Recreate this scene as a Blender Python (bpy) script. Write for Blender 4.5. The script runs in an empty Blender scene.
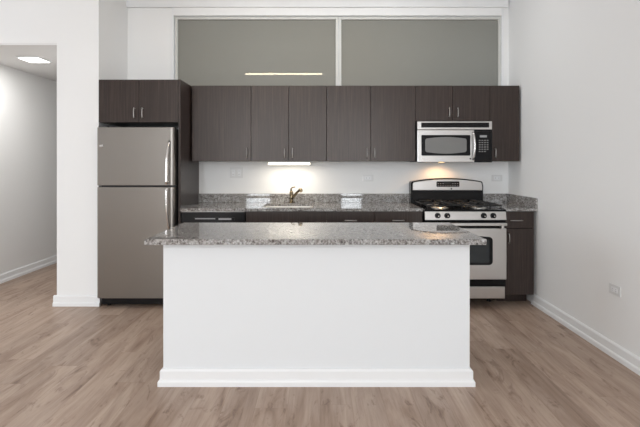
import bpy, bmesh, math, random
from mathutils import Vector, Matrix
random.seed(7)
D = bpy.data
S = bpy.context.scene
COL = S.collection
PI = math.pi

# ------------------------------------------------------------------ camera
H = 1.335
cam = D.cameras.new('camera'); co = D.objects.new('camera', cam); COL.objects.link(co)
co.location = (0, 0, H); co.rotation_euler = (PI/2, 0, 0)
cam.sensor_width = 36.0; cam.sensor_fit = 'HORIZONTAL'
cam.lens = 440/640*36
cam.shift_y = -(213.5-164)/640
cam.clip_start = 0.05
S.camera = co

# ------------------------------------------------------------------ world, exposure
w = D.worlds.new('sky'); S.world = w; w.use_nodes = True
w.node_tree.nodes['Background'].inputs[0].default_value = (0.80, 0.90, 1.0, 1)
w.node_tree.nodes['Background'].inputs[1].default_value = 1.0
S.view_settings.view_transform = 'Standard'
S.view_settings.look = 'None'
S.view_settings.exposure = 0.16
S.view_settings.gamma = 1.0
S.view_settings.use_curve_mapping = False

REAR = -6.5; LEFT = -7.0; CEIL = 3.30; RX = 2.04
def area(name, loc, rot, sx, sy, power, color):
    l = D.lights.new(name, 'AREA'); l.shape = 'RECTANGLE'; l.size = sx; l.size_y = sy
    l.energy = power; l.color = color
    o = D.objects.new(name, l); COL.objects.link(o); o.location = loc; o.rotation_euler = rot
    return o
PR, PL, PK, PC = 120, 46, 15, 130
# daylight through the rear windows; the left windows are added for fill
WINS_R = [(-2.72, -1.78), (0.74, 1.54)]
for (a, b) in WINS_R:
    area('window_daylight', ((a+b)/2, REAR-0.22, 1.60), (PI/2, 0, 0), b-a, 2.5, PR, (0.90, 0.955, 1.0))
FILL_WINS_L = [(-1.3, 1.0), (1.4, 3.8)]  # invented openings, put in to brighten the right wall
for (a, b) in FILL_WINS_L:
    area('window_daylight', (LEFT-0.22, (a+b)/2, 1.60), (PI/2, 0, -PI/2), b-a, 2.5, PL, (0.88, 0.95, 1.0))

area('room_ceiling_light', (-1.6, -3.0, CEIL-.06), (0,0,0), 4.0, 1.0, PC, (.95, .98, 1))  # added fill lamp behind the camera, evens out the right wall
area('kitchen_ceiling_light', (.1, 3.95, CEIL-.06), (0,0,0), 2.4, .12, PK, (1, 1, 1))  # added fill lamp above the aisle, lifts the back of the kitchen
# ------------------------------------------------------------------ materials
def newmat(name, color=(.8,.8,.8), rough=.5, metal=0.0, spec=.5):
    m = D.materials.new(name); m.use_nodes = True
    b = m.node_tree.nodes['Principled BSDF']
    b.inputs['Base Color'].default_value = (*color, 1)
    b.inputs['Roughness'].default_value = rough
    b.inputs['Metallic'].default_value = metal
    b.inputs['Specular IOR Level'].default_value = spec
    return m, m.node_tree, b
def coords(nt, scale=(1,1,1), kind='Object', rot=(0,0,0), rand=0.0):
    tc = nt.nodes.new('ShaderNodeTexCoord'); mp = nt.nodes.new('ShaderNodeMapping')
    mp.inputs['Scale'].default_value = scale; mp.inputs['Rotation'].default_value = rot
    nt.links.new(tc.outputs[kind], mp.inputs['Vector'])
    if rand:
        oi = nt.nodes.new('ShaderNodeObjectInfo'); ml = nt.nodes.new('ShaderNodeMath'); ml.operation = 'MULTIPLY'
        ml.inputs[1].default_value = rand
        nt.links.new(oi.outputs['Random'], ml.inputs[0]); nt.links.new(ml.outputs[0], mp.inputs['Location'])
    return mp.outputs['Vector']
def noise(nt, vec, scale, detail=4, rough=.5):
    n = nt.nodes.new('ShaderNodeTexNoise'); n.inputs['Scale'].default_value = scale
    n.inputs['Detail'].default_value = detail; n.inputs['Roughness'].default_value = rough
    nt.links.new(vec, n.inputs['Vector']); return n.outputs['Fac']
def ramp(nt, fac, stops):
    r = nt.nodes.new('ShaderNodeValToRGB'); e = r.color_ramp.elements
    while len(e) < len(stops): e.new(.5)
    for i, (p, c) in enumerate(stops):
        e[i].position = p; e[i].color = (*c, 1)
    nt.links.new(fac, r.inputs['Fac']); return r.outputs['Color']
def mix(nt, a, b, fac, mode='MIX'):
    m = nt.nodes.new('ShaderNodeMix'); m.data_type = 'RGBA'; m.blend_type = mode
    for sock, v in ((m.inputs['A'], a), (m.inputs['B'], b), (m.inputs['Factor'], fac)):
        pass
    ins = [s for s in m.inputs if s.type == 'RGBA']
    for s, v in zip(ins, (a, b)):
        if isinstance(v, tuple): s.default_value = (*v, 1)
        else: nt.links.new(v, s)
    if isinstance(fac, float): m.inputs[0].default_value = fac
    else: nt.links.new(fac, m.inputs[0])
    return [o for o in m.outputs if o.type == 'RGBA'][0]
def bump(nt, b, h, strength, dist=.01):
    n = nt.nodes.new('ShaderNodeBump'); n.inputs['Strength'].default_value = strength
    n.inputs['Distance'].default_value = dist
    nt.links.new(h, n.inputs['Height']); nt.links.new(n.outputs['Normal'], b.inputs['Normal'])

def wall_mat(name, c):
    m, nt, b = newmat(name, c, .65, 0, .3)
    n = noise(nt, coords(nt), 180, 3)
    bump(nt, b, n, .05, .002); return m
M = {}
M['wall'] = wall_mat('white_wall_paint', (.89,.89,.885))
M['ceiling'] = wall_mat('ceiling_paint', (.90,.90,.90))
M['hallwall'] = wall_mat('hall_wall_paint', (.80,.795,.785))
M['trim'] = newmat('white_trim_paint', (.86,.865,.87), .35)[0]
M['island'] = wall_mat('island_white_paint', (.79,.81,.825))
# cabinet veneer
def veneer():
    m, nt, b = newmat('espresso_veneer', rough=.4)
    v = coords(nt, (1,1,.02), rand=3.0)
    n1 = noise(nt, v, 105, 5, .7); n2 = noise(nt, coords(nt, (1,1,.05), rand=5.0), 14, 3)
    c1 = ramp(nt, n1, [(.36,(.009,.005,.0043)), (.50,(.028,.0175,.0150)), (.64,(.074,.050,.043))])
    c = mix(nt, c1, (.024,.0150,.0130), n2)
    nt.links.new(c, b.inputs['Base Color'])
    bump(nt, b, n1, .12, .001)
    b.inputs['Roughness'].default_value = .33
    b.inputs['Specular Tint'].default_value = (1.0, .93, .88, 1)
    return m
M['veneer'] = veneer()
M['cab_in'] = newmat('cabinet_dark_interior', (.02,.016,.015), .6)[0]
def granite():
    m, nt, b = newmat('speckled_granite', rough=.03)
    v = coords(nt)
    n1 = noise(nt, v, 95, 5, .7); n2 = noise(nt, v, 38, 4, .6); n3 = noise(nt, v, 9, 2)
    vo = nt.nodes.new('ShaderNodeTexVoronoi'); vo.inputs['Scale'].default_value = 120
    nt.links.new(v, vo.inputs['Vector'])
    base = ramp(nt, n1, [(.36,(.020,.018,.018)), (.43,(.10,.094,.09)), (.50,(.28,.27,.26)), (.60,(.58,.58,.575))])
    br = ramp(nt, n2, [(.40,(.12,.095,.082)), (.52,(.36,.34,.325)), (.64,(.56,.56,.555))])
    c = mix(nt, base, br, .42)
    sp = ramp(nt, vo.outputs['Color'], [(.80,(1,1,1)), (.86,(.10,.09,.09))])
    c = mix(nt, c, sp, .75, 'MULTIPLY')
    nt.links.new(c, b.inputs['Base Color']); return m
M['granite'] = granite()
def steel(name, c=(.56,.545,.53), rough=.30, axis='x'):
    m, nt, b = newmat(name, c, rough, 1.0)
    sc = (.02,1,1) if axis == 'x' else (1,1,.02)
    n = noise(nt, coords(nt, sc), 260, 3)
    r = nt.nodes.new('ShaderNodeMapRange'); r.inputs['To Min'].default_value = rough-.05; r.inputs['To Max'].default_value = rough+.10
    nt.links.new(n, r.inputs['Value']); nt.links.new(r.outputs[0], b.inputs['Roughness'])
    bump(nt, b, n, .05, .0006); return m
M['steel'] = steel('brushed_stainless')
M['steel_fridge'] = steel('brushed_stainless_fridge', (.27,.252,.232), .32, 'x')
M['steel_dark'] = steel('brushed_nickel', (.42,.40,.385), .32)
M['chrome'] = newmat('polished_steel', (.72,.70,.68), .14, 1.0)[0]
M['nickel'] = newmat('warm_brushed_nickel', (.24,.195,.13), .25, 1.0)[0]
M['sink'] = newmat('satin_sink_steel', (.86,.84,.81), .35, 1.0)[0]
M['black'] = newmat('black_enamel', (.006,.006,.007), .14, 0, .22)[0]
M['blackmat'] = newmat('cast_iron', (.014,.014,.014), .5)[0]
M['plastic'] = newmat('black_plastic', (.007,.007,.008), .3, 0, .25)[0]
M['fridge_side'] = newmat('textured_grey_side', (.05,.05,.052), .45)[0]
M['ovenglass'] = newmat('dark_oven_glass', (.02,.024,.026), .06)[0]
M['mwglass'] = newmat('grey_mesh_glass', (.20,.20,.195), .08)[0]
M['plate'] = newmat('white_outlet_plastic', (.74,.74,.735), .35)[0]
M['slot'] = newmat('outlet_slot_dark', (.2,.2,.2), .5)[0]
M['paper'] = newmat('plain_white_card', (.86,.88,.92), .5)[0]
M['print'] = newmat('light_grey_print', (.35,.35,.36), .4)[0]
M['alu'] = newmat('satin_white_aluminium', (.62,.62,.59), .35)[0]
def frosted():
    m, nt, b = newmat('frosted_glass', (.25,.25,.225), .015, 0, .5)
    v = coords(nt, (.35,1,.5))
    n = noise(nt, v, 1.2, 1)
    c = ramp(nt, n, [(.3,(.25,.245,.215)), (.7,(.26,.265,.245))])
    nt.links.new(c, b.inputs['Base Color']); return m
M['frost'] = frosted()
def emis(name, c, s):
    m, nt, b = newmat(name, c, .4)
    b.inputs['Emission Color'].default_value = (*c, 1); b.inputs['Emission Strength'].default_value = s
    return m
M['lamp_warm'] = emis('under_cabinet_lens', (1, .93, .74), 3.0)
M['lamp_hall'] = emis('hall_panel_lens', (1, .99, .96), 4.0)
M['lamp_hood'] = emis('hood_bulb_lens', (1, .62, .25), 12.0)
M['lamp_pendant'] = emis('pendant_diffuser', (1, .86, .62), 26.0)
def floor_mat():
    m, nt, b = newmat('oak_vinyl_planks', rough=.42, spec=.4)
    N, L = nt.nodes, nt.links
    v0 = coords(nt, (1,1,1), rot=(0,0,PI/2))
    def math_(op, a, bv):
        n = N.new('ShaderNodeMath'); n.operation = op; L.new(a, n.inputs[0])
        if bv is not None: n.inputs[1].default_value = bv
        return n.outputs[0]
    sx = N.new('ShaderNodeSeparateXYZ'); L.new(v0, sx.inputs[0])
    row = math_('FLOOR', math_('DIVIDE', sx.outputs['Y'], .178), None)
    wn = N.new('ShaderNodeTexWhiteNoise'); wn.noise_dimensions = '1D'; L.new(row, wn.inputs['W'])
    off = math_('MULTIPLY', wn.outputs['Value'], 9.7)
    cx = N.new('ShaderNodeCombineXYZ'); L.new(off, cx.inputs['X'])
    va = N.new('ShaderNodeVectorMath'); va.operation = 'ADD'; L.new(v0, va.inputs[0]); L.new(cx.outputs[0], va.inputs[1])
    vec = va.outputs[0]
    def brick(mort, c1, c2, cm):
        t = N.new('ShaderNodeTexBrick'); t.offset = .37; t.offset_frequency = 2
        for k, val in (('Scale',1.0), ('Mortar Size',mort), ('Brick Width',1.22), ('Row Height',.178), ('Bias',0.0), ('Mortar Smooth', .3)):
            t.inputs[k].default_value = val
        t.inputs['Color1'].default_value = (*c1,1); t.inputs['Color2'].default_value = (*c2,1); t.inputs['Mortar'].default_value = (*cm,1)
        L.new(vec, t.inputs['Vector']); return t
    idt = brick(0.0, (0,0,0), (1,1,1), (.5,.5,.5))
    # per-plank offset of the grain
    sep = N.new('ShaderNodeSeparateColor'); L.new(idt.outputs['Color'], sep.inputs[0])
    mul = N.new('ShaderNodeMath'); mul.operation = 'MULTIPLY'; mul.inputs[1].default_value = 37.0; L.new(sep.outputs[0], mul.inputs[0])
    tc = N.new('ShaderNodeTexCoord')
    def grain(sx, sy, scale, detail, dist, rgh=.6):
        mp = N.new('ShaderNodeMapping'); mp.inputs['Scale'].default_value = (sx, sy, 1)
        L.new(tc.outputs['Object'], mp.inputs['Vector']); 
        ad = N.new('ShaderNodeVectorMath'); ad.operation = 'ADD'; L.new(mp.outputs[0], ad.inputs[0]); L.new(mul.outputs[0], ad.inputs[1])
        n = N.new('ShaderNodeTexNoise'); n.inputs['Scale'].default_value = scale; n.inputs['Detail'].default_value = detail
        n.inputs['Distortion'].default_value = dist; n.inputs['Roughness'].default_value = rgh
        L.new(ad.outputs[0], n.inputs['Vector']); return n.outputs['Fac']
    g1 = grain(1, .13, 9, 6, 1.2); g2 = grain(1, .045, 70, 4, .2); g3 = grain(1, .32, 3.2, 3, 1.0)
    c = ramp(nt, g1, [(.27,(.25,.165,.120)), (.40,(.385,.278,.212)), (.55,(.465,.352,.280)), (.72,(.53,.415,.338))])
    fine = ramp(nt, g2, [(.30,(.72,.69,.67)), (.55,(1,1,1))])
    c = mix(nt, c, fine, .55, 'MULTIPLY')
    tone = ramp(nt, g3, [(.35,(.82,.79,.77)), (.6,(1.0,1.0,1.0))])
    c = mix(nt, c, tone, .6, 'MULTIPLY')
    kn = grain(1, .30, 6.5, 6, 2.6, .7)
    kc = ramp(nt, kn, [(.32,(.46,.38,.33)), (.44,(1,1,1))])
    c = mix(nt, c, kc, .8, 'MULTIPLY')
    pl = ramp(nt, sep.outputs[0], [(0.0,(.90,.89,.885)), (1.0,(1.04,1.03,1.02))])
    c = mix(nt, c, pl, 1.0, 'MULTIPLY')
    ms = brick(.0012, (1,1,1), (1,1,1), (.74,.70,.67))
    c = mix(nt, c, ms.outputs['Color'], .8, 'MULTIPLY')
    L.new(c, b.inputs['Base Color']); bump(nt, b, g2, .12, .001)
    return m
M['floor'] = floor_mat()

# ------------------------------------------------------------------ mesh helpers (world coordinates in, object origin subtracted)
def bx(bm, x0, x1, y0, y1, z0, z1, bev=0.0, seg=2):
    t = bmesh.new(); bmesh.ops.create_cube(t, size=1)
    bmesh.ops.scale(t, vec=(abs(x1-x0), abs(y1-y0), abs(z1-z0)), verts=t.verts)
    bmesh.ops.translate(t, vec=((x0+x1)/2, (y0+y1)/2, (z0+z1)/2), verts=t.verts)
    if bev: bmesh.ops.bevel(t, geom=list(t.edges), offset=bev, segments=seg, affect='EDGES', profile=.5)
    join(bm, t); return bm
def join(bm, t):
    me = D.meshes.new('tmp'); t.to_mesh(me); t.free(); bm.from_mesh(me); D.meshes.remove(me)
def prism(bm, pts, y0, y1, bev=0.0, plane='xz'):
    """outline pts extruded; plane xz -> along y, yz -> along x, xy -> along z"""
    t = bmesh.new()
    f = {'xz': lambda a, b, c: (a, c, b), 'yz': lambda a, b, c: (c, a, b), 'xy': lambda a, b, c: (a, b, c)}[plane]
    vs = [t.verts.new(f(a, b, y0)) for a, b in pts]
    face = t.faces.new(vs)
    r = bmesh.ops.extrude_face_region(t, geom=[face])
    nv = [v for v in r['geom'] if isinstance(v, bmesh.types.BMVert)]
    d = Vector(f(0, 0, y1)) - Vector(f(0, 0, y0))
    bmesh.ops.translate(t, vec=d, verts=nv)
    bmesh.ops.recalc_face_normals(t, faces=t.faces)
    if bev:
        fe = [e for e in t.edges if abs((e.verts[0].co-e.verts[1].co).normalized().dot(d.normalized())) < .5]
        bmesh.ops.bevel(t, geom=fe, offset=bev, segments=2, affect='EDGES', profile=.5)
    join(bm, t); return bm
def rrect(x0, x1, z0, z1, r, n=6, bulge_t=0.0, bulge_b=0.0):
    p = []
    for cx, cz, a0 in ((x1-r, z1-r, 0), (x0+r, z1-r, 90), (x0+r, z0+r, 180), (x1-r, z0+r, 270)):
        for i in range(n+1):
            a = math.radians(a0+90*i/n); p.append([cx+r*math.cos(a), cz+r*math.sin(a)])
        if a0 == 0 and bulge_t:
            for i in range(1, 10):
                u = i/10; p.append([x1-r+(x0-x1+2*r)*u, z1+bulge_t*math.sin(PI*u)])
        if a0 == 180 and bulge_b:
            for i in range(1, 10):
                u = i/10; p.append([x0+r+(x1-x0-2*r)*u, z0-bulge_b*math.sin(PI*u)])
    return p
def tube(bm, pts, r, n=12, caps=True):
    pts = [Vector(p) for p in pts]; rs = r if isinstance(r, (list, tuple)) else [r]*len(pts)
    t = bmesh.new(); rings = []; up = None
    for i, p in enumerate(pts):
        d = (pts[min(i+1, len(pts)-1)]-pts[max(i-1, 0)]).normalized()
        if up is None: up = Vector((0,0,1)) if abs(d.z) < .9 else Vector((0,1,0))
        a = d.cross(up).normalized(); b = a.cross(d).normalized(); up = b
        rings.append([t.verts.new(p + rs[i]*(a*math.cos(2*PI*k/n)+b*math.sin(2*PI*k/n))) for k in range(n)])
    for i in range(len(rings)-1):
        for k in range(n):
            f = t.faces.new((rings[i][k], rings[i][(k+1)%n], rings[i+1][(k+1)%n], rings[i+1][k])); f.smooth = True
    if caps:
        t.faces.new(rings[0]); t.faces.new(rings[-1])
    bmesh.ops.recalc_face_normals(t, faces=t.faces)
    join(bm, t); return bm
def cyl(bm, c, r, h, axis='z', n=24, r2=None):
    c = Vector(c); d = {'x': Vector((1,0,0)), 'y': Vector((0,1,0)), 'z': Vector((0,0,1))}[axis]
    return tube(bm, [c, c+d*h], [r, r if r2 is None else r2], n)
def ball(bm, c, r, sx=1, sy=1, sz=1):
    t = bmesh.new(); bmesh.ops.create_uvsphere(t, u_segments=20, v_segments=12, radius=r)
    for f in t.faces: f.smooth = True
    bmesh.ops.scale(t, vec=(sx, sy, sz), verts=t.verts); bmesh.ops.translate(t, vec=c, verts=t.verts)
    join(bm, t); return bm
def nb(): return bmesh.new()
def origin_of(o):
    v = Vector((0,0,0))
    while o is not None: v += o.location; o = o.parent
    return v
def obj(name, bm, mat, parent=None, org=None):
    """link a bmesh given in world coordinates as ONE object"""
    me = D.meshes.new(name)
    if parent is not None: base = origin_of(parent); loc = Vector((0,0,0))
    else:
        if org is None:
            xs = [v.co for v in bm.verts]
            org = ((min(c.x for c in xs)+max(c.x for c in xs))/2, (min(c.y for c in xs)+max(c.y for c in xs))/2, min(c.z for c in xs))
        base = Vector(org); loc = base
    bmesh.ops.translate(bm, vec=-base, verts=bm.verts)
    bm.to_mesh(me); bm.free(); me.materials.append(mat)
    o = D.objects.new(name, me); COL.objects.link(o); o.location = loc; o.parent = parent
    return o
def thing(name, loc, label, cat, group=None):
    o = D.objects.new(name, None); COL.objects.link(o); o.location = loc; o.empty_display_size = .1
    o['label'] = label; o['category'] = cat
    if group: o['group'] = group
    return o
def tag(o, label, cat, group=None):
    o['label'] = label; o['category'] = cat
    if group: o['group'] = group
    return o
def struct(name, bm, mat, parent=None):
    o = obj(name, bm, mat, parent, None if parent else (0,0,0))
    if parent is None: o['kind'] = 'structure'
    return o
def plabel(o, s): o['label'] = s; return o

# ------------------------------------------------------------------ the room
BW = 4.767            # back wall face
PF = 4.145            # face of the pillar / hall wall
PX0, PX1 = -2.479, -2.085
HX = -3.585           # hall left wall
HALLZ = 2.455
HEND = 8.2
struct('floor', bx(nb(), LEFT-.1, RX+.1, REAR-.1, HEND+.1, -.1, 0), M['floor'])
struct('ceiling', bx(nb(), LEFT-.1, RX+.1, REAR-.1, BW+.12, CEIL, CEIL+.1), M['ceiling'])
b = nb(); bx(b, HX-.1, PX0+.12, PF+.13, HEND+.1, HALLZ, HALLZ+.1); bx(b, HX-.1, PX0, PF, PF+.13, HALLZ, HALLZ+.02)
b = nb()
for q in (3.87, 4.01): bx(b, -1.14, 1.34, q, q+.02, CEIL-.07, CEIL-.0005)
for q in (-1.14, 1.32): bx(b, q, q+.02, 3.89, 4.01, CEIL-.07, CEIL-.0005)
for q in (-3.54, -2.48): bx(b, -3.64, .44, q, q+.02, CEIL-.07, CEIL-.0005)
for q in (-3.64, .42): bx(b, q, q+.02, -3.52, -2.48, CEIL-.07, CEIL-.0005)
struct('trim_5', b, M['trim'])      # added rims that dress both unseen ceiling fill lamps as recessed slots
b = nb(); bx(b, HX-.1, PX0+.12, PF+.13, HEND+.1, HALLZ, HALLZ+.1); bx(b, HX-.1, PX0, PF, PF+.13, HALLZ, HALLZ+.02)
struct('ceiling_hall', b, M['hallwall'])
# back wall with the clerestory opening
WX0, WX1, WZ0, WZ1 = -1.582, 1.983, 2.06, 2.935
b = nb(); bx(b, PX1, RX, BW, BW+.12, 0, WZ0); bx(b, PX1, WX0, BW, BW+.12, WZ0, CEIL)
bx(b, WX1, RX, BW, BW+.12, WZ0, CEIL); bx(b, WX0, WX1, BW, BW+.12, WZ1, CEIL)
struct('wall_back', b, M['wall'])
struct('wall_right', bx(nb(), RX, RX+.1, REAR-.1, BW+.12, 0, CEIL), M['wall'])
b = nb(); bx(b, PX0, PX1, PF, BW+.12, 0, CEIL)            # the pillar beside the fridge
bx(b, HX, PX0, PF, PF+.13, HALLZ+.02, CEIL)               # over the hall opening
bx(b, LEFT, HX, PF, PF+.13, 0, CEIL)
struct('wall_pillar', b, M['wall'])
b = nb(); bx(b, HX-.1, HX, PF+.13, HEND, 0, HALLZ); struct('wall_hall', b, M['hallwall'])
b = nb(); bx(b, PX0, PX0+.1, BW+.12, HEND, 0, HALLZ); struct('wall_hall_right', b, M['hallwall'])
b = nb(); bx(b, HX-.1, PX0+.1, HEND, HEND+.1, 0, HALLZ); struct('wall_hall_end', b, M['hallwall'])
# rear wall with windows
def holed(bm, axis, c0, c1, lo, hi, holes, z0, z1):
    def seg(a, b_, za, zb):
        if axis == 'x': bx(bm, a, b_, c0, c1, za, zb)
        else: bx(bm, c0, c1, a, b_, za, zb)
    seg(lo, hi, 0, z0); seg(lo, hi, z1, CEIL); p = lo
    for a, b_ in holes: seg(p, a, z0, z1); p = b_
    seg(p, hi, z0, z1)
b = nb(); holed(b, 'x', REAR-.1, REAR, LEFT, RX, WINS_R, .35, 2.85); struct('wall_rear', b, M['wall'])
b = nb(); holed(b, 'y', LEFT-.1, LEFT, REAR-.1, PF+.13, FILL_WINS_L, .35, 2.85); struct('wall_left', b, M['wall'])
k = 2
for (a, c) in WINS_R:
    k += 1; b = nb()
    for x in (a+.02, c-.02): bx(b, x-.02, x+.02, REAR-.08, REAR-.03, .35, 2.85)
    bx(b, a, c, REAR-.08, REAR-.03, .35, .39); bx(b, a, c, REAR-.08, REAR-.03, 2.81, 2.85)
    struct('window_%d' % k, b, M['alu'])
for (a, c) in FILL_WINS_L:  # frames of the invented left windows around their fill lamps
    k += 1; b = nb()
    for x in (a+.02, (a+c)/2, c-.02): bx(b, LEFT-.08, LEFT-.03, x-.02, x+.02, .35, 2.85)
    bx(b, LEFT-.08, LEFT-.03, a, c, .35, .39); bx(b, LEFT-.08, LEFT-.03, a, c, 2.81, 2.85); bx(b, LEFT-.08, LEFT-.03, a, c, .95, .99)
    struct('window_%d' % k, b, M['alu'])
# baseboards: flat board with a rounded top and a shoe moulding
def base_profile(t=.015, h=.10, s=.026, sh=.037):
    return [(0, 0), (s, 0), (s, sh-.010), (s-.004, sh-.002), (t+.002, sh), (t, sh+.003), (t, h-.012), (t-.005, h-.004), (t-.009, h), (0, h)]
def baseboard(bm, axis, face, sgn, a, b_):
    """board on the wall plane `face`, thickening towards sgn, running a..b_ along the other axis"""
    if axis == 'x':  # wall plane x = face, runs along y
        prism(bm, [(face+sgn*t, z) for t, z in base_profile()], a, b_, plane='xz')
    else:            # wall plane y = face, runs along x
        prism(bm, [(face+sgn*t, z) for t, z in base_profile()], a, b_, plane='yz')
    return bm
struct('baseboard_right', baseboard(nb(), 'x', RX, -1, REAR, 4.20), M['trim'])
b = nb(); baseboard(b, 'y', PF, -1, PX0-.026, PX1+.018); baseboard(b, 'x', PX0, -1, PF, PF+.6)
struct('baseboard_pillar', b, M['trim'])
struct('baseboard_hall', baseboard(nb(), 'x', HX, 1, PF, HEND), M['trim'])
struct('baseboard_rear', baseboard(nb(), 'y', REAR, 1, LEFT, RX), M['trim'])

# clerestory window: trims, frame, two frosted panes
struct('trim_1', bx(nb(), PX1, RX-.012, BW-.035, BW, 3.025, 3.20, .003), M['trim'])
struct('trim_2', bx(nb(), WX0+.002, WX1-.02, BW-.016, BW, 2.940, 3.025, .002), M['wall'])
struct('trim_3', bx(nb(), WX0-.022, WX0, BW-.010, BW, 2.10, 3.025, .002), M['trim'])
struct('trim_4', bx(nb(), WX1-.018, WX1+.006, BW-.010, BW, 2.10, 3.025, .002), M['trim'])
GY = BW+.012
def pane(n, x0, x1):
    b = nb(); fw = .030
    bx(b, x0, x0+fw, GY-.016, GY+.02, WZ0, WZ1-.008, .003); bx(b, x1-fw, x1, GY-.016, GY+.02, WZ0, WZ1-.008, .003)
    bx(b, x0+fw, x1-fw, GY-.016, GY+.02, WZ1-.034, WZ1-.008, .003); bx(b, x0+fw, x1-fw, GY-.016, GY+.02, WZ0, WZ0+.03, .003)
    f = struct('window_%d' % n, b, M['alu'])
    g = struct('pane', bx(nb(), x0+fw-.004, x1-fw+.004, GY+.002, GY+.010, WZ0+.026, WZ1-.03), M['frost'], f)
    return f
pane(1, -1.572, .200); pane(2, .172+.030, 1.962)

# ------------------------------------------------------------------ cabinets
UF = 4.453   # front of wall-cabinet doors
UZ0, UZ1 = 1.362, 2.130
def bar_handle(parent, c, length, vertical=True, mat=None):
    """slim bow pull on two posts, standing off the door front at c=(x, y_front, z)"""
    x, y, z = c; b = nb(); n = 8; pts = []
    for i in range(n+1):
        u = -1+2*i/n; out = .024 - .006*u*u
        pts.append((x, y-out, z+u*length/2) if vertical else (x+u*length/2, y-out, z))
    tube(b, pts, .0045, 8)
    for s in (-1, 1):
        q = (x, y-.0185, z+s*(length/2-.008)) if vertical else (x+s*(length/2-.008), y-.0185, z)
        tube(b, [q, (q[0], y+.001, q[2])], .0042, 8)
    return obj('handle', b, mat or M['steel_dark'], parent)
def door(parent, x0, x1, y, z0, z1, handle=None, name='door', th=.019):
    g = .0018
    d = obj(name, bx(nb(), x0+g, x1-g, y, y+th, z0+g, z1-g, .0015), M['veneer'], parent)
    if handle: bar_handle(d, (handle[0], y, handle[1]), handle[2], handle[3])
    return d
def carcass(parent, x0, x1, y0, y1, z0, z1, mat=None):
    return obj('body', bx(nb(), x0+.0005, x1-.0005, y0, y1, z0, z1, .001), mat or M['veneer'], parent)
def wall_cab(x0, x1, z0, z1, label, doors, front=UF):
    t = thing('wall_cabinet', ((x0+x1)/2, BW-.15, z0), label, 'cabinet', 'dark wall cabinets')
    carcass(t, x0, x1, front+.0205, BW-.001, z0, z1)
    for (a, c, h) in doors: door(t, a, c, front, z0, z1, h)
    return t
hz = UZ0+.085
wall_cab(-1.300, -.698, UZ0, UZ1, 'single-door dark wall cabinet directly right of the tall fridge enclosure', [(-1.300, -.698, (-.735, hz, .10, True))])
wall_cab(-.698, .066, UZ0, UZ1, 'two-door dark wall cabinet with the lit strip lamp under it', [(-.698, -.318, (-.357, hz, .10, True)), (-.318, .066, (-.277, hz, .10, True))])
wall_cab(.066, .967, UZ0, UZ1, 'two-door dark wall cabinet, full height, just left of the microwave', [(.066, .513, (.474, hz, .10, True)), (.513, .967, (.552, hz, .10, True))])
wall_cab(.967, 1.720, 1.767, UZ1, 'short two-door dark cabinet above the microwave', [(.967, 1.342, (1.306, 1.858, .10, True)), (1.342, 1.720, (1.392, 1.858, .10, True))])
wall_cab(1.720, 2.020, UZ0, UZ1, 'narrow one-door dark wall cabinet right of the microwave beside the white wall', [(1.720, 2.020, (1.772, hz, .10, True))])
# fridge enclosure
EF = 4.135
t = thing('wall_cabinet', (-1.7, 4.45, 1.725), 'deep two-door dark cabinet above the refrigerator', 'cabinet', 'dark wall cabinets')
carcass(t, -2.082, -1.3315, EF+.0205, BW-.001, 1.725, UZ1)
for a, c, hx in ((-2.082, -1.702, -1.742), (-1.702, -1.3315, -1.664)):
    door(t, a, c, EF, 1.725, UZ1, (hx, 1.815, .10, True))
tag(obj('side_panel', bx(nb(), -1.331, -1.311, EF, BW-.001, 0, UZ1, .001), M['veneer']),
    'tall dark side panel standing between refrigerator and wall cabinets', 'panel')

# base cabinets
BF = 4.135; CT = .919; CB = .892
def base_cab(x0, x1, label, fronts, sink=False):
    t = thing('base_cabinet', ((x0+x1)/2, 4.45, 0), label, 'cabinet', 'dark base cabinets under the worktop')
    if not sink: carcass(t, x0, x1, BF+.0205, BW-.001, .105, CB-.001)
    else:
        obj('body', bx(nb(), x0+.0005, x1-.0005, BF+.0205, BW-.001, .105, .66, .001), M['veneer'], t)
        obj('side_rail', bx(nb(), x0+.0005, x0+.019, BF+.0205, BW-.001, .66, CB-.001), M['veneer'], t)
        obj('side_rail', bx(nb(), x1-.019, x1-.0005, BF+.0205, BW-.001, .66, CB-.001), M['veneer'], t)
        obj('front_rail', bx(nb(), x0+.019, x1-.019, BF+.0205, BF+.04, .66, CB-.001), M['veneer'], t)
    obj('toe_kick', bx(nb(), x0+.001, x1-.001, BF+.150, BF+.170, 0, .105), M['veneer'], t)
    for (a, c, z0, z1, h, nm) in fronts: door(t, a, c, BF, z0, z1, h, nm)
    return t
DZ = .730
hl = .115
base_cab(-.698, .064, 'dark sink base cabinet with a plain false front below the faucet',
    [(-.698, .064, DZ, CB-.004, None, 'false_front'), (-.698, -.318, .105, DZ, (-.357, .63, .10, True), 'door'), (-.318, .064, .105, DZ, (-.277, .63, .10, True), 'door')], True)
base_cab(.064, .965, 'dark base cabinet with two handled drawers left of the range',
    [(.064, .514, DZ, CB-.004, (.288, .806, hl, False), 'drawer'), (.514, .965, DZ, CB-.004, (.735, .806, hl, False), 'drawer'),
     (.064, .514, .105, DZ, (.474, .63, .10, True), 'door'), (.514, .965, .105, DZ, (.555, .63, .10, True), 'door')])
base_cab(1.724, 2.012, 'narrow dark base cabinet with one drawer and door right of the range',
    [(1.724, 2.012, DZ, CB-.004, (1.842, .806, hl, False), 'drawer'), (1.724, 2.012, .105, DZ, (1.772, .636, .10, True), 'door')])

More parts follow.
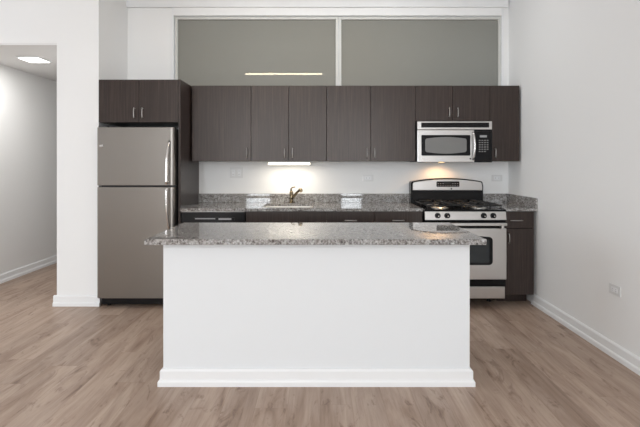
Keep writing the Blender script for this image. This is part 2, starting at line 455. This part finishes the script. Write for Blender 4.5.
# worktops with splashes
CF = 4.116
SX0, SX1, SY0, SY1 = -.560, -.072, 4.200, 4.64
t = thing('worktop', (-.17, 4.45, CB), 'long speckled granite worktop with sink cutout, from refrigerator panel to range', 'worktop')
b = nb(); X0, X1 = -1.310, .964
bx(b, X0, SX0, CF, BW-.001, CB, CT); bx(b, SX1, X1, CF, BW-.001, CB, CT); bx(b, SX0, SX1, CF, SY0, CB, CT); bx(b, SX0, SX1, SY1, BW-.001, CB, CT)
obj('slab', b, M['granite'], t)
obj('backsplash', bx(nb(), X0, X1, BW-.021, BW-.001, CT, CT+.096, .0015), M['granite'], t)
t = thing('worktop', (1.88, 4.45, CB), 'short speckled granite worktop in the corner right of the range', 'worktop')
obj('slab', bx(nb(), 1.728, RX-.001, CF, BW-.001, CB, CT, .0015), M['granite'], t)
obj('backsplash', bx(nb(), 1.731, RX-.022, BW-.021, BW-.001, CT, CT+.096, .0015), M['granite'], t)
obj('side_splash', bx(nb(), RX-.021, RX-.001, CF+.003, BW-.001, CT, CT+.096, .0015), M['granite'], t)

# sink: thin-walled basin with a rim and drain
t = thing('kitchen_sink', (-.32, 4.45, CB-.19), 'stainless undermount sink set in the long worktop', 'sink')
b = nb(); th = .004; a0, a1, c0, c1 = SX0-.008, SX1+.008, SY0-.008, SY1+.008; zb = CB-.185
bx(b, a0, a0+th, c0, c1, zb, CB-.001); bx(b, a1-th, a1, c0, c1, zb, CB-.001); bx(b, a0, a1, c0, c0+th, zb, CB-.001)
bx(b, a0, a1, c1-th, c1, zb, CB-.001); bx(b, a0, a1, c0, c1, zb-th, zb)
obj('basin', b, M['sink'], t)
obj('drain', cyl(nb(), (-.32, 4.47, zb), .042, .004), M['chrome'], t)

# faucet
fx, fy = -.305, 4.690
t = thing('kitchen_faucet', (fx, fy, CT), 'bronze-toned pull-out faucet with side lever behind the sink', 'faucet')
b = nb(); tube(b, [(fx, fy, CT), (fx, fy, CT+.006), (fx, fy, CT+.012), (fx, fy, CT+.05), (fx, fy, CT+.12), (fx, fy, CT+.128)], [.029, .029, .021, .019, .018, .012], 20)
obj('body', b, M['nickel'], t)
b = nb(); tube(b, [(fx+.004, fy-.008, CT+.045), (fx+.03, fy-.04, CT+.075), (fx+.065, fy-.09, CT+.118), (fx+.090, fy-.13, CT+.142)], [.012, .013, .013, .012], 16)
sp = obj('spout', b, M['nickel'], t)
b = nb(); tube(b, [(fx+.084, fy-.12, CT+.136), (fx+.098, fy-.145, CT+.150), (fx+.108, fy-.165, CT+.150), (fx+.112, fy-.178, CT+.136)], [.013, .018, .019, .016], 16)
obj('spray_head', b, M['nickel'], sp)
b = nb(); tube(b, [(fx-.002, fy, CT+.122), (fx-.004, fy-.004, CT+.150), (fx+.010, fy-.012, CT+.166), (fx+.040, fy-.03, CT+.172)], [.010, .009, .007, .006], 12)
obj('lever', b, M['nickel'], t)

# under-cabinet strip lamp
t = thing('strip_lamp', (-.318, 4.53, UZ0), 'lit warm strip lamp fixed under the wall cabinet above the sink', 'lamp')
obj('housing', bx(nb(), -.532, -.100, 4.495, 4.575, UZ0-.014, UZ0-.001, .003), M['plate'], t)
obj('lens', bx(nb(), -.530, -.102, 4.490, 4.572, UZ0-.036, UZ0-.014, .008, 3), M['lamp_warm'], t)
l = area('strip_lamp_light', (-.318, 4.56, UZ0-.042), (0, 0, 0), .44, .05, 1.6, (1, .90, .76)); l.parent = t; l.location = Vector((-.318, 4.56, UZ0-.042))-t.location

# ------------------------------------------------------------------ outlets
def outlet(label, c, wdt, hgt, axis, gangs, horizontal):
    """cover plate centred at c on a wall; axis y: faces -y, axis x: faces -x"""
    x, y, z = c; t = thing('wall_outlet', c, label, 'outlet', 'outlet plates on the walls')
    def B(bm, a0, a1, d0, d1, z0, z1, bev=0):
        if axis == 'y': bx(bm, x+a0, x+a1, y-d1, y-d0, z+z0, z+z1, bev)
        else: bx(bm, x-d1, x-d0, y+a0, y+a1, z+z0, z+z1, bev)
    b = nb(); B(b, -wdt/2, wdt/2, 0.0005, .006, -hgt/2, hgt/2, .002); obj('cover_plate', b, M['plate'], t)
    for g in range(gangs):
        gx = 0 if gangs == 1 else (-.032 if g == 0 else .032)
        r = nb()
        if horizontal: B(r, gx-.033, gx+.033, .006, .0085, -.017, .017, .001)
        else: B(r, gx-.017, gx+.017, .006, .0085, -.033, .033, .001)
        s = obj('receptacle', r, M['trim'], t)
        for k in (-.019, .019):
            for q in (-.006, .006):
                b = nb()
                if horizontal: B(b, gx+k-.004, gx+k+.004, .0085, .009, q-.0015, q+.0015)
                else: B(b, gx+q-.0015, gx+q+.0015, .0085, .009, k-.004, k+.004)
                obj('slot', b, M['slot'], s)
outlet('square two-gang outlet plate on the wall left of the faucet', (-.905, BW, 1.240), .14, .112, 'y', 2, False)
outlet('small white outlet plate on the back wall left of the range', (.520, BW, 1.183), .115, .070, 'y', 1, True)
outlet('small white outlet plate on the back wall between range and corner', (1.915, BW, 1.183), .115, .070, 'y', 1, True)
outlet('white outlet plate low on the right wall', (RX, 3.04, .465), .115, .070, 'x', 1, True)

# ------------------------------------------------------------------ refrigerator
t = thing('refrigerator', (-1.70, 4.4, 0), 'stainless top-freezer refrigerator between white pillar and dark side panel', 'refrigerator')
rx0, rx1, ry = -2.058, -1.345, 4.055
obj('body', bx(nb(), rx0+.006, rx1-.004, ry+.075, BW-.03, .02, 1.665, .004), M['fridge_side'], t)
def fridge_door(name, z0, z1):
    b = nb(); n = 10; pts = [(rx0, ry+.07), (rx0, ry+.012), (rx0+.012, ry)]
    pts += [(rx1-.030, ry), (rx1-.016, ry+.003), (rx1-.006, ry+.010), (rx1, ry+.022), (rx1, ry+.07)]
    prism(b, pts, z0, z1, .003, 'xy'); return obj(name, b, M['steel_fridge'], t)
fd = fridge_door('freezer_door', 1.137, 1.674); rd = fridge_door('refrigerator_door', .096, 1.122)
def fr_handle(par, z0, z1, flip):
    b = nb(); x = -1.396; n = 14; pts = []; rs = []
    for i in range(n+1):
        u = i/n; z = z0+(z1-z0)*u
        v = u if flip else 1-u            # 1 = joined end
        out = .052*min(1, (1-v)*2.2)**.6 if v > .55 else .052
        pts.append((x+.010*v*v, ry-.004-out*1.0, z)); rs.append(.0125-.002*v)
    tube(b, pts, rs, 14)
    tube(b, [(x, ry-.050, z1-.02 if not flip else z0+.02), (x, ry+.001, z1-.02 if not flip else z0+.02)], .011, 12)
    return obj('handle', b, M['chrome'], par)
fr_handle(fd, 1.150, 1.545, True); fr_handle(rd, .725, 1.115, False)
obj('toe_grille', bx(nb(), rx0+.02, rx1-.02, ry+.05, ry+.075, .028, .092, .003), M['plastic'], t)
for x in (rx0+.06, rx1-.06):
    obj('foot', cyl(nb(), (x, ry+.12, 0), .018, .021), M['plastic'], t)
    obj('foot', cyl(nb(), (x, BW-.12, 0), .018, .021), M['plastic'], t)
obj('hinge_cover', bx(nb(), rx0+.004, rx0+.085, ry+.02, ry+.075, 1.6745, 1.688, .004), M['fridge_side'], t)
b = nb(); tube(b, [(-2.014+.014*math.cos(a), ry-.002, 1.503+.014*math.sin(a)) for a in [2*PI*i/20 for i in range(21)]], .0022, 8)
cyl(b, (-2.014, ry-.002, 1.503), .010, .003, 'y'); plabel(obj('badge', b, M['chrome'], fd), 'small round chrome badge')

# ------------------------------------------------------------------ dishwasher
t = thing('dishwasher', (-1.0, 4.45, 0), 'black dishwasher under the worktop beside the refrigerator panel', 'dishwasher')
dx0, dx1 = -1.306, -.702
obj('body', bx(nb(), dx0+.004, dx1-.004, BF+.03, BW-.03, .10, CB-.004), M['plastic'], t)
obj('door', bx(nb(), dx0+.003, dx1-.003, BF-.005, BF+.03, .115, .745, .004), M['black'], t)
cp = obj('control_panel', bx(nb(), dx0+.003, dx1-.003, BF-.012, BF+.03, .75, CB-.010, .005), M['plastic'], t)
plabel(obj('vent_trim', bx(nb(), dx0+.003, dx1-.003, BF-.003, BF+.02, CB-.0085, CB-.003, .001), M['steel'], t), 'thin steel strip above the controls')
b = nb(); prism(b, rrect(-1.19, -.80, .795, .835, .012), BF-.016, BF-.011, plane='xz'); obj('handle', b, M['plastic'], cp)
b = nb(); bx(b, -1.17, -.98, BF-.018, BF-.0155, .818, .828, .001); bx(b, -.95, -.83, BF-.018, BF-.0155, .812, .828, .001); obj('button_strip', b, M['print'], cp)
obj('toe_kick', bx(nb(), dx0+.005, dx1-.005, BF+.08, BF+.10, 0, .10), M['plastic'], t)

# ------------------------------------------------------------------ microwave
t = thing('microwave_oven', (1.343, 4.55, 1.355), 'stainless over-the-range microwave below the short cabinet', 'microwave')
mx0, mx1, my, mz0, mz1 = .970, 1.717, 4.385, 1.352, 1.762
obj('body', bx(nb(), mx0+.003, mx1-.003, my+.035, BW-.002, mz0+.004, mz1), M['plastic'], t)
v = obj('vent_grille', bx(nb(), mx0, mx1, my+.004, my+.035, 1.678, mz1-.001, .004), M['steel'], t)
b = nb(); bx(b, mx0+.040, mx1-.030, my+.0025, my+.006, 1.699, 1.748, .001)
g = obj('grille_slot', b, M['black'], v)
b = nb()
for i in range(5): bx(b, mx0+.045, mx1-.035, my+.0005, my+.0035, 1.703+i*.0095, 1.706+i*.0095)
obj('louvre', b, M['plastic'], g)
XD = 1.538
d = obj('door', bx(nb(), mx0, XD, my, my+.035, mz0, 1.676, .006, 3), M['steel'], t)
b = nb(); prism(b, rrect(mx0+.040, XD-.040, 1.418, 1.624, .010), my-.003, my+.002, .001); fr = obj('window_frame', b, M['black'], d)
b = nb(); prism(b, rrect(mx0+.078, XD-.078, 1.452, 1.590, .022, bulge_t=.014, bulge_b=.014), my-.0045, my-.002); obj('window_glass', b, M['mwglass'], fr)
b = nb(); pts = []
for i in range(13):
    u = -1+2*i/12; pts.append((XD-.018-.010*(1-u*u)*-1, my-.012-.030*(1-u*u)**.6, 1.516+u*.136))
tube(b, pts, .0085, 12); obj('handle', b, M['chrome'], d)
b = nb(); cyl(b, (mx0+.055, my-.003, 1.388), .011, .004, 'y', 20); plabel(obj('badge', b, M['chrome'], d), 'small round chrome badge')
b = nb(); cyl(b, (XD-.040, my-.003, 1.388), .008, .004, 'y', 20); plabel(obj('badge', b, M['plastic'], d), 'small round dark badge')
cpn = obj('control_panel', bx(nb(), XD+.002, mx1, my+.001, my+.035, mz0, 1.676, .004), M['black'], t)
b = nb(); bx(b, XD+.055, XD+.125, my-.0005, my+.002, 1.600, 1.622); plabel(obj('display', b, M['print'], cpn), 'small grey clock display')
for r in range(6):
    for c in range(4 if r else 3):
        b = nb(); bx(b, XD+.045+c*.026, XD+.063+c*.026, my-.0005, my+.002, 1.455+r*.022, 1.4655+r*.022, .001); obj('button', b, M['slot'], cpn)
b = nb(); cyl(b, (1.265, my+.20, mz0-.0005), .026, .004, 'z', 20); hl1 = obj('hood_lens', b, M['lamp_hood'], t)
ol = D.lights.new('hood_lamp_light', 'SPOT'); ol.energy = 3.0; ol.color = (1, .58, .26); ol.spot_size = math.radians(150); ol.spot_blend = .6; ol.shadow_soft_size = .02
lo = D.objects.new('hood_lamp_light', ol); COL.objects.link(lo); lo.parent = t; lo.location = Vector((1.265, my+.20, mz0-.012))-t.location; lo.rotation_euler = (math.radians(12), 0, 0)

# ------------------------------------------------------------------ range
t = thing('gas_range', (1.343, 4.4, 0), 'stainless gas range with black grates between the dark base cabinets', 'range')
gx0, gx1 = .969, 1.720; RF = 4.050
obj('body', bx(nb(), gx0+.004, gx1-.004, RF+.045, BW-.06, .075, .895, .003), M['black'], t)
obj('cooktop', bx(nb(), gx0, gx1, RF+.012, BW-.03, .8955, .913, .006, 3), M['black'], t)
# control panel, slightly sloped
b = nb(); prism(b, [(RF+.006, .820), (RF+.044, .820), (RF+.044, .8945), (RF+.020, .8945)], gx0, gx1, .002, 'yz')
cpn = obj('control_panel', b, M['steel'], t)
for x in (1.087, 1.175, 1.512, 1.600):
    b = nb(); z = .857; y = RF+.013
    cyl(b, (x, y-.004, z), .027, .006, 'y', 28); kn = obj('knob', b, M['black'], cpn)
    tube(b := nb(), [(x, y-.005, z), (x, y-.024, z), (x, y-.028, z)], [.022, .020, .016], 24); bx(b, x-.004, x+.004, y-.034, y-.02, z-.019, z+.019, .002)
    obj('knob_grip', b, M['plastic'], kn)
    obj('knob_mark', cyl(nb(), (x, y-.0345, z), .005, .002, 'y', 16), M['chrome'], kn)
obj('vent_gap', bx(nb(), gx0+.004, gx1-.004, RF+.018, RF+.044, .744, .819), M['black'], t)
# oven door with rounded window
dr = obj('oven_door', bx(nb(), gx0+.001, gx1-.001, RF, RF+.042, .270, .742, .006, 3), M['steel'], t)
b = nb(); prism(b, rrect(1.343-.247, 1.343+.247, .405, .664, .035, bulge_t=.012), RF-.003, RF+.002, .001); wf = obj('window_frame', b, M['black'], dr)
b = nb(); prism(b, rrect(1.343-.215, 1.343+.215, .427, .640, .018, bulge_t=.010), RF-.0045, RF-.002); obj('window_glass', b, M['ovenglass'], wf)
b = nb(); prism(b, rrect(gx0+.004, gx1-.030+.012, .772, .798, .006), RF-.052, RF-.034, .003); 
for x in (gx0+.035, gx1-.050): bx(b, x-.012, x+.012, RF-.036, RF+.02, .745, .790, .003)
obj('handle', b, M['steel'], dr)
obj('kick_gap', bx(nb(), gx0+.006, gx1-.006, RF+.014, RF+.044, .2065, .2685), M['black'], t)
obj('drawer', bx(nb(), gx0+.008, gx1-.016, RF+.002, RF+.044, .094, .2050, .005), M['steel'], t)
for x in (gx0+.06, gx1-.075):
    for y in (RF+.24, BW-.14): obj('foot', tube(nb(), [(x, y, 0), (x, y, .012), (x, y, .076)], [.022, .016, .014], 14), M['plastic'], t)
# backguard
BG = BW-.110
def arch(x0, x1, z0, zs, zt, inset=0.0):
    p = [(x0+inset, z0)]; n = 16
    p.append((x0+inset, zs-.02)); p.append((x0+inset+.008, zs-.004))
    for i in range(n+1):
        u = -1+2*i/n; p.append(((x0+x1)/2+u*((x1-x0)/2-inset-.020), zs+(zt-zs)*(1-u*u)))
    p.append((x1-inset-.008, zs-.006)); p.append((x1-inset, zs-.05)); p.append((x1-inset, z0)); return p[::-1]
bg = obj('backguard', prism(nb(), arch(gx0-.006, gx1+.007, .896, 1.152, 1.186), BG, BW-.003, .003), M['black'], t)
fp = obj('face_plate', prism(nb(), arch(gx0+.010, gx1-.008, 1.058, 1.144, 1.174), BG-.018, BG-.001, .003), M['steel'], bg)
dp = obj('display_panel', prism(nb(), rrect(1.228, 1.470, 1.094, 1.152, .010), BG-.021, BG-.016, .001), M['black'], fp)
plabel(obj('clock_digits', bx(nb(), 1.30, 1.375, BG-.0225, BG-.0205, 1.124, 1.142), M['ovenglass'], dp), 'dark clock window')
for r in range(2):
    for c in range(9):
        if 2 < c < 6 and r: continue
        obj('button', bx(nb(), 1.240+c*.0255, 1.252+c*.0255, BG-.0225, BG-.0205, 1.102+r*.024, 1.107+r*.024), M['print'], dp)
plabel(obj('badge', cyl(nb(), (1.385, BG-.021, 1.074), .008, .004, 'y', 20), M['plastic'], fp), 'small round dark badge')
obj('vent_ledge', prism(nb(), [(BG-.030, .9135), (BG-.001, .9135), (BG-.001, 1.045), (BG-.012, 1.045), (BG-.028, .96)], gx0+.006, gx1-.006, .002, 'yz'), M['black'], t)
# burners and grates
gz = .9135
for bxx, byy, r in ((1.155, 4.235, .048), (1.155, 4.515, .038), (1.530, 4.235, .042), (1.530, 4.515, .048)):
    bo = obj('burner', tube(nb(), [(bxx, byy, gz), (bxx, byy, gz+.004), (bxx, byy, gz+.012)], [r+.035, r+.022, r], 28), M['sink'], t)
    obj('burner_cap', tube(nb(), [(bxx, byy, gz+.0125), (bxx, byy, gz+.022), (bxx, byy, gz+.026)], [r*.85, r*.85, r*.6], 28), M['blackmat'], bo)
for x0, x1 in ((1.000, 1.325), (1.361, 1.690)):
    b = nb(); y0, y1 = 4.105, 4.640; zt = gz+.044; rr = .006; xc = (x0+x1)/2; ym = (y0+y1)/2
    def bar(p, q): tube(b, [p, q], rr, 8)
    for y in (y0, ym, y1): bar((x0, y, zt-.010), (x1, y, zt-.010))
    for x in (x0, x1): bar((x, y0, zt-.010), (x, y1, zt-.010))
    for x in (x0, x1):
        for y in (y0, ym, y1): bar((x, y, zt-.008), (x, y, gz))
    for yc in (4.235, 4.515):
        for a in range(0, 360, 45):
            ca, sa = math.cos(math.radians(a)), math.sin(math.radians(a))
            L = min((x1-x0)/2/max(abs(ca), 1e-3), .128/max(abs(sa), 1e-3))
            tube(b, [(xc+.035*ca, yc+.035*sa, zt), (xc+.06*ca, yc+.06*sa, zt+.002), (xc+L*ca, yc+L*sa, zt-.006)], rr*.9, 8)
    obj('grate', b, M['blackmat'], t)

# ------------------------------------------------------------------ island
IX0, IX1, IF, IB = -.9475, .905, 2.659, 3.290
t = thing('kitchen_island', (-.02, 2.97, 0), 'white painted kitchen island body with moulded baseboard under the granite top', 'island')
IZ = .8585
obj('body', bx(nb(), IX0, IX1, IF, IB, 0, IZ-.0005, .002), M['island'], t)
def ring(prof, m):   # mitred moulding around the island
    tt = bmesh.new(); cs = [(IX0, IF, -1, -1), (IX1, IF, 1, -1), (IX1, IB, 1, 1), (IX0, IB, -1, 1)]
    rings = [[tt.verts.new((x+sx*d, y+sy*d, z)) for d, z in prof] for x, y, sx, sy in cs]
    n = len(prof)
    for i in range(4):
        A, B = rings[i], rings[(i+1) % 4]
        for k in range(n): tt.faces.new((A[k], B[k], B[(k+1) % n], A[(k+1) % n]))
    bmesh.ops.recalc_face_normals(tt, faces=tt.faces); b = nb(); join(b, tt); return obj('baseboard', b, m, t)
ring([(d+.0005, z) for d, z in base_profile(s=.025)], M['trim'])
tag(obj('island_countertop', bx(nb(), -1.034, .981, 2.588, 3.336, IZ, .8915, .0025), M['granite']),
    'polished speckled granite top overhanging the white island', 'countertop')

# ------------------------------------------------------------------ ceiling panel in the hall, pendant over the island
t = thing('ceiling_light', (-3.05, 4.70, HALLZ), 'square flush lit panel light on the hall ceiling', 'light')
b = nb(); s = .120
obj('frame', bx(nb(), -3.05-s, -3.05+s, 4.70-s, 4.70+s, HALLZ-.012, HALLZ-.0005, .003), M['trim'], t)
s = .102; obj('diffuser', bx(nb(), -3.05-s, -3.05+s, 4.70-s, 4.70+s, HALLZ-.015, HALLZ-.011), M['lamp_hall'], t)
l = area('hall_panel_light', (0,0,0), (0,0,0), .2, .2, 9, (1,.99,.97)); l.parent = t; l.location = (0, 0, -.02)
PY = 3.0; pc = -.54
t = thing('pendant_light', (pc, PY, 2.66), 'slim warm linear pendant hanging on cables, reflected in the frosted window', 'light')
obj('diffuser', bx(nb(), pc-.57, pc+.57, PY-.012, PY+.012, 2.668, 2.686, .004), M['lamp_pendant'], t)
obj('housing', bx(nb(), pc-.572, pc+.572, PY-.014, PY+.014, 2.6865, 2.705, .003), M['alu'], t)
obj('canopy', bx(nb(), pc-.17, pc+.17, PY-.05, PY+.05, CEIL-.03, CEIL-.0005, .006), M['chrome'], t)
for s in (-.06, .06): obj('cable', tube(nb(), [(pc+s, PY, CEIL-.03), (pc+s, PY, 2.704)], .002, 6), M['alu'], t)
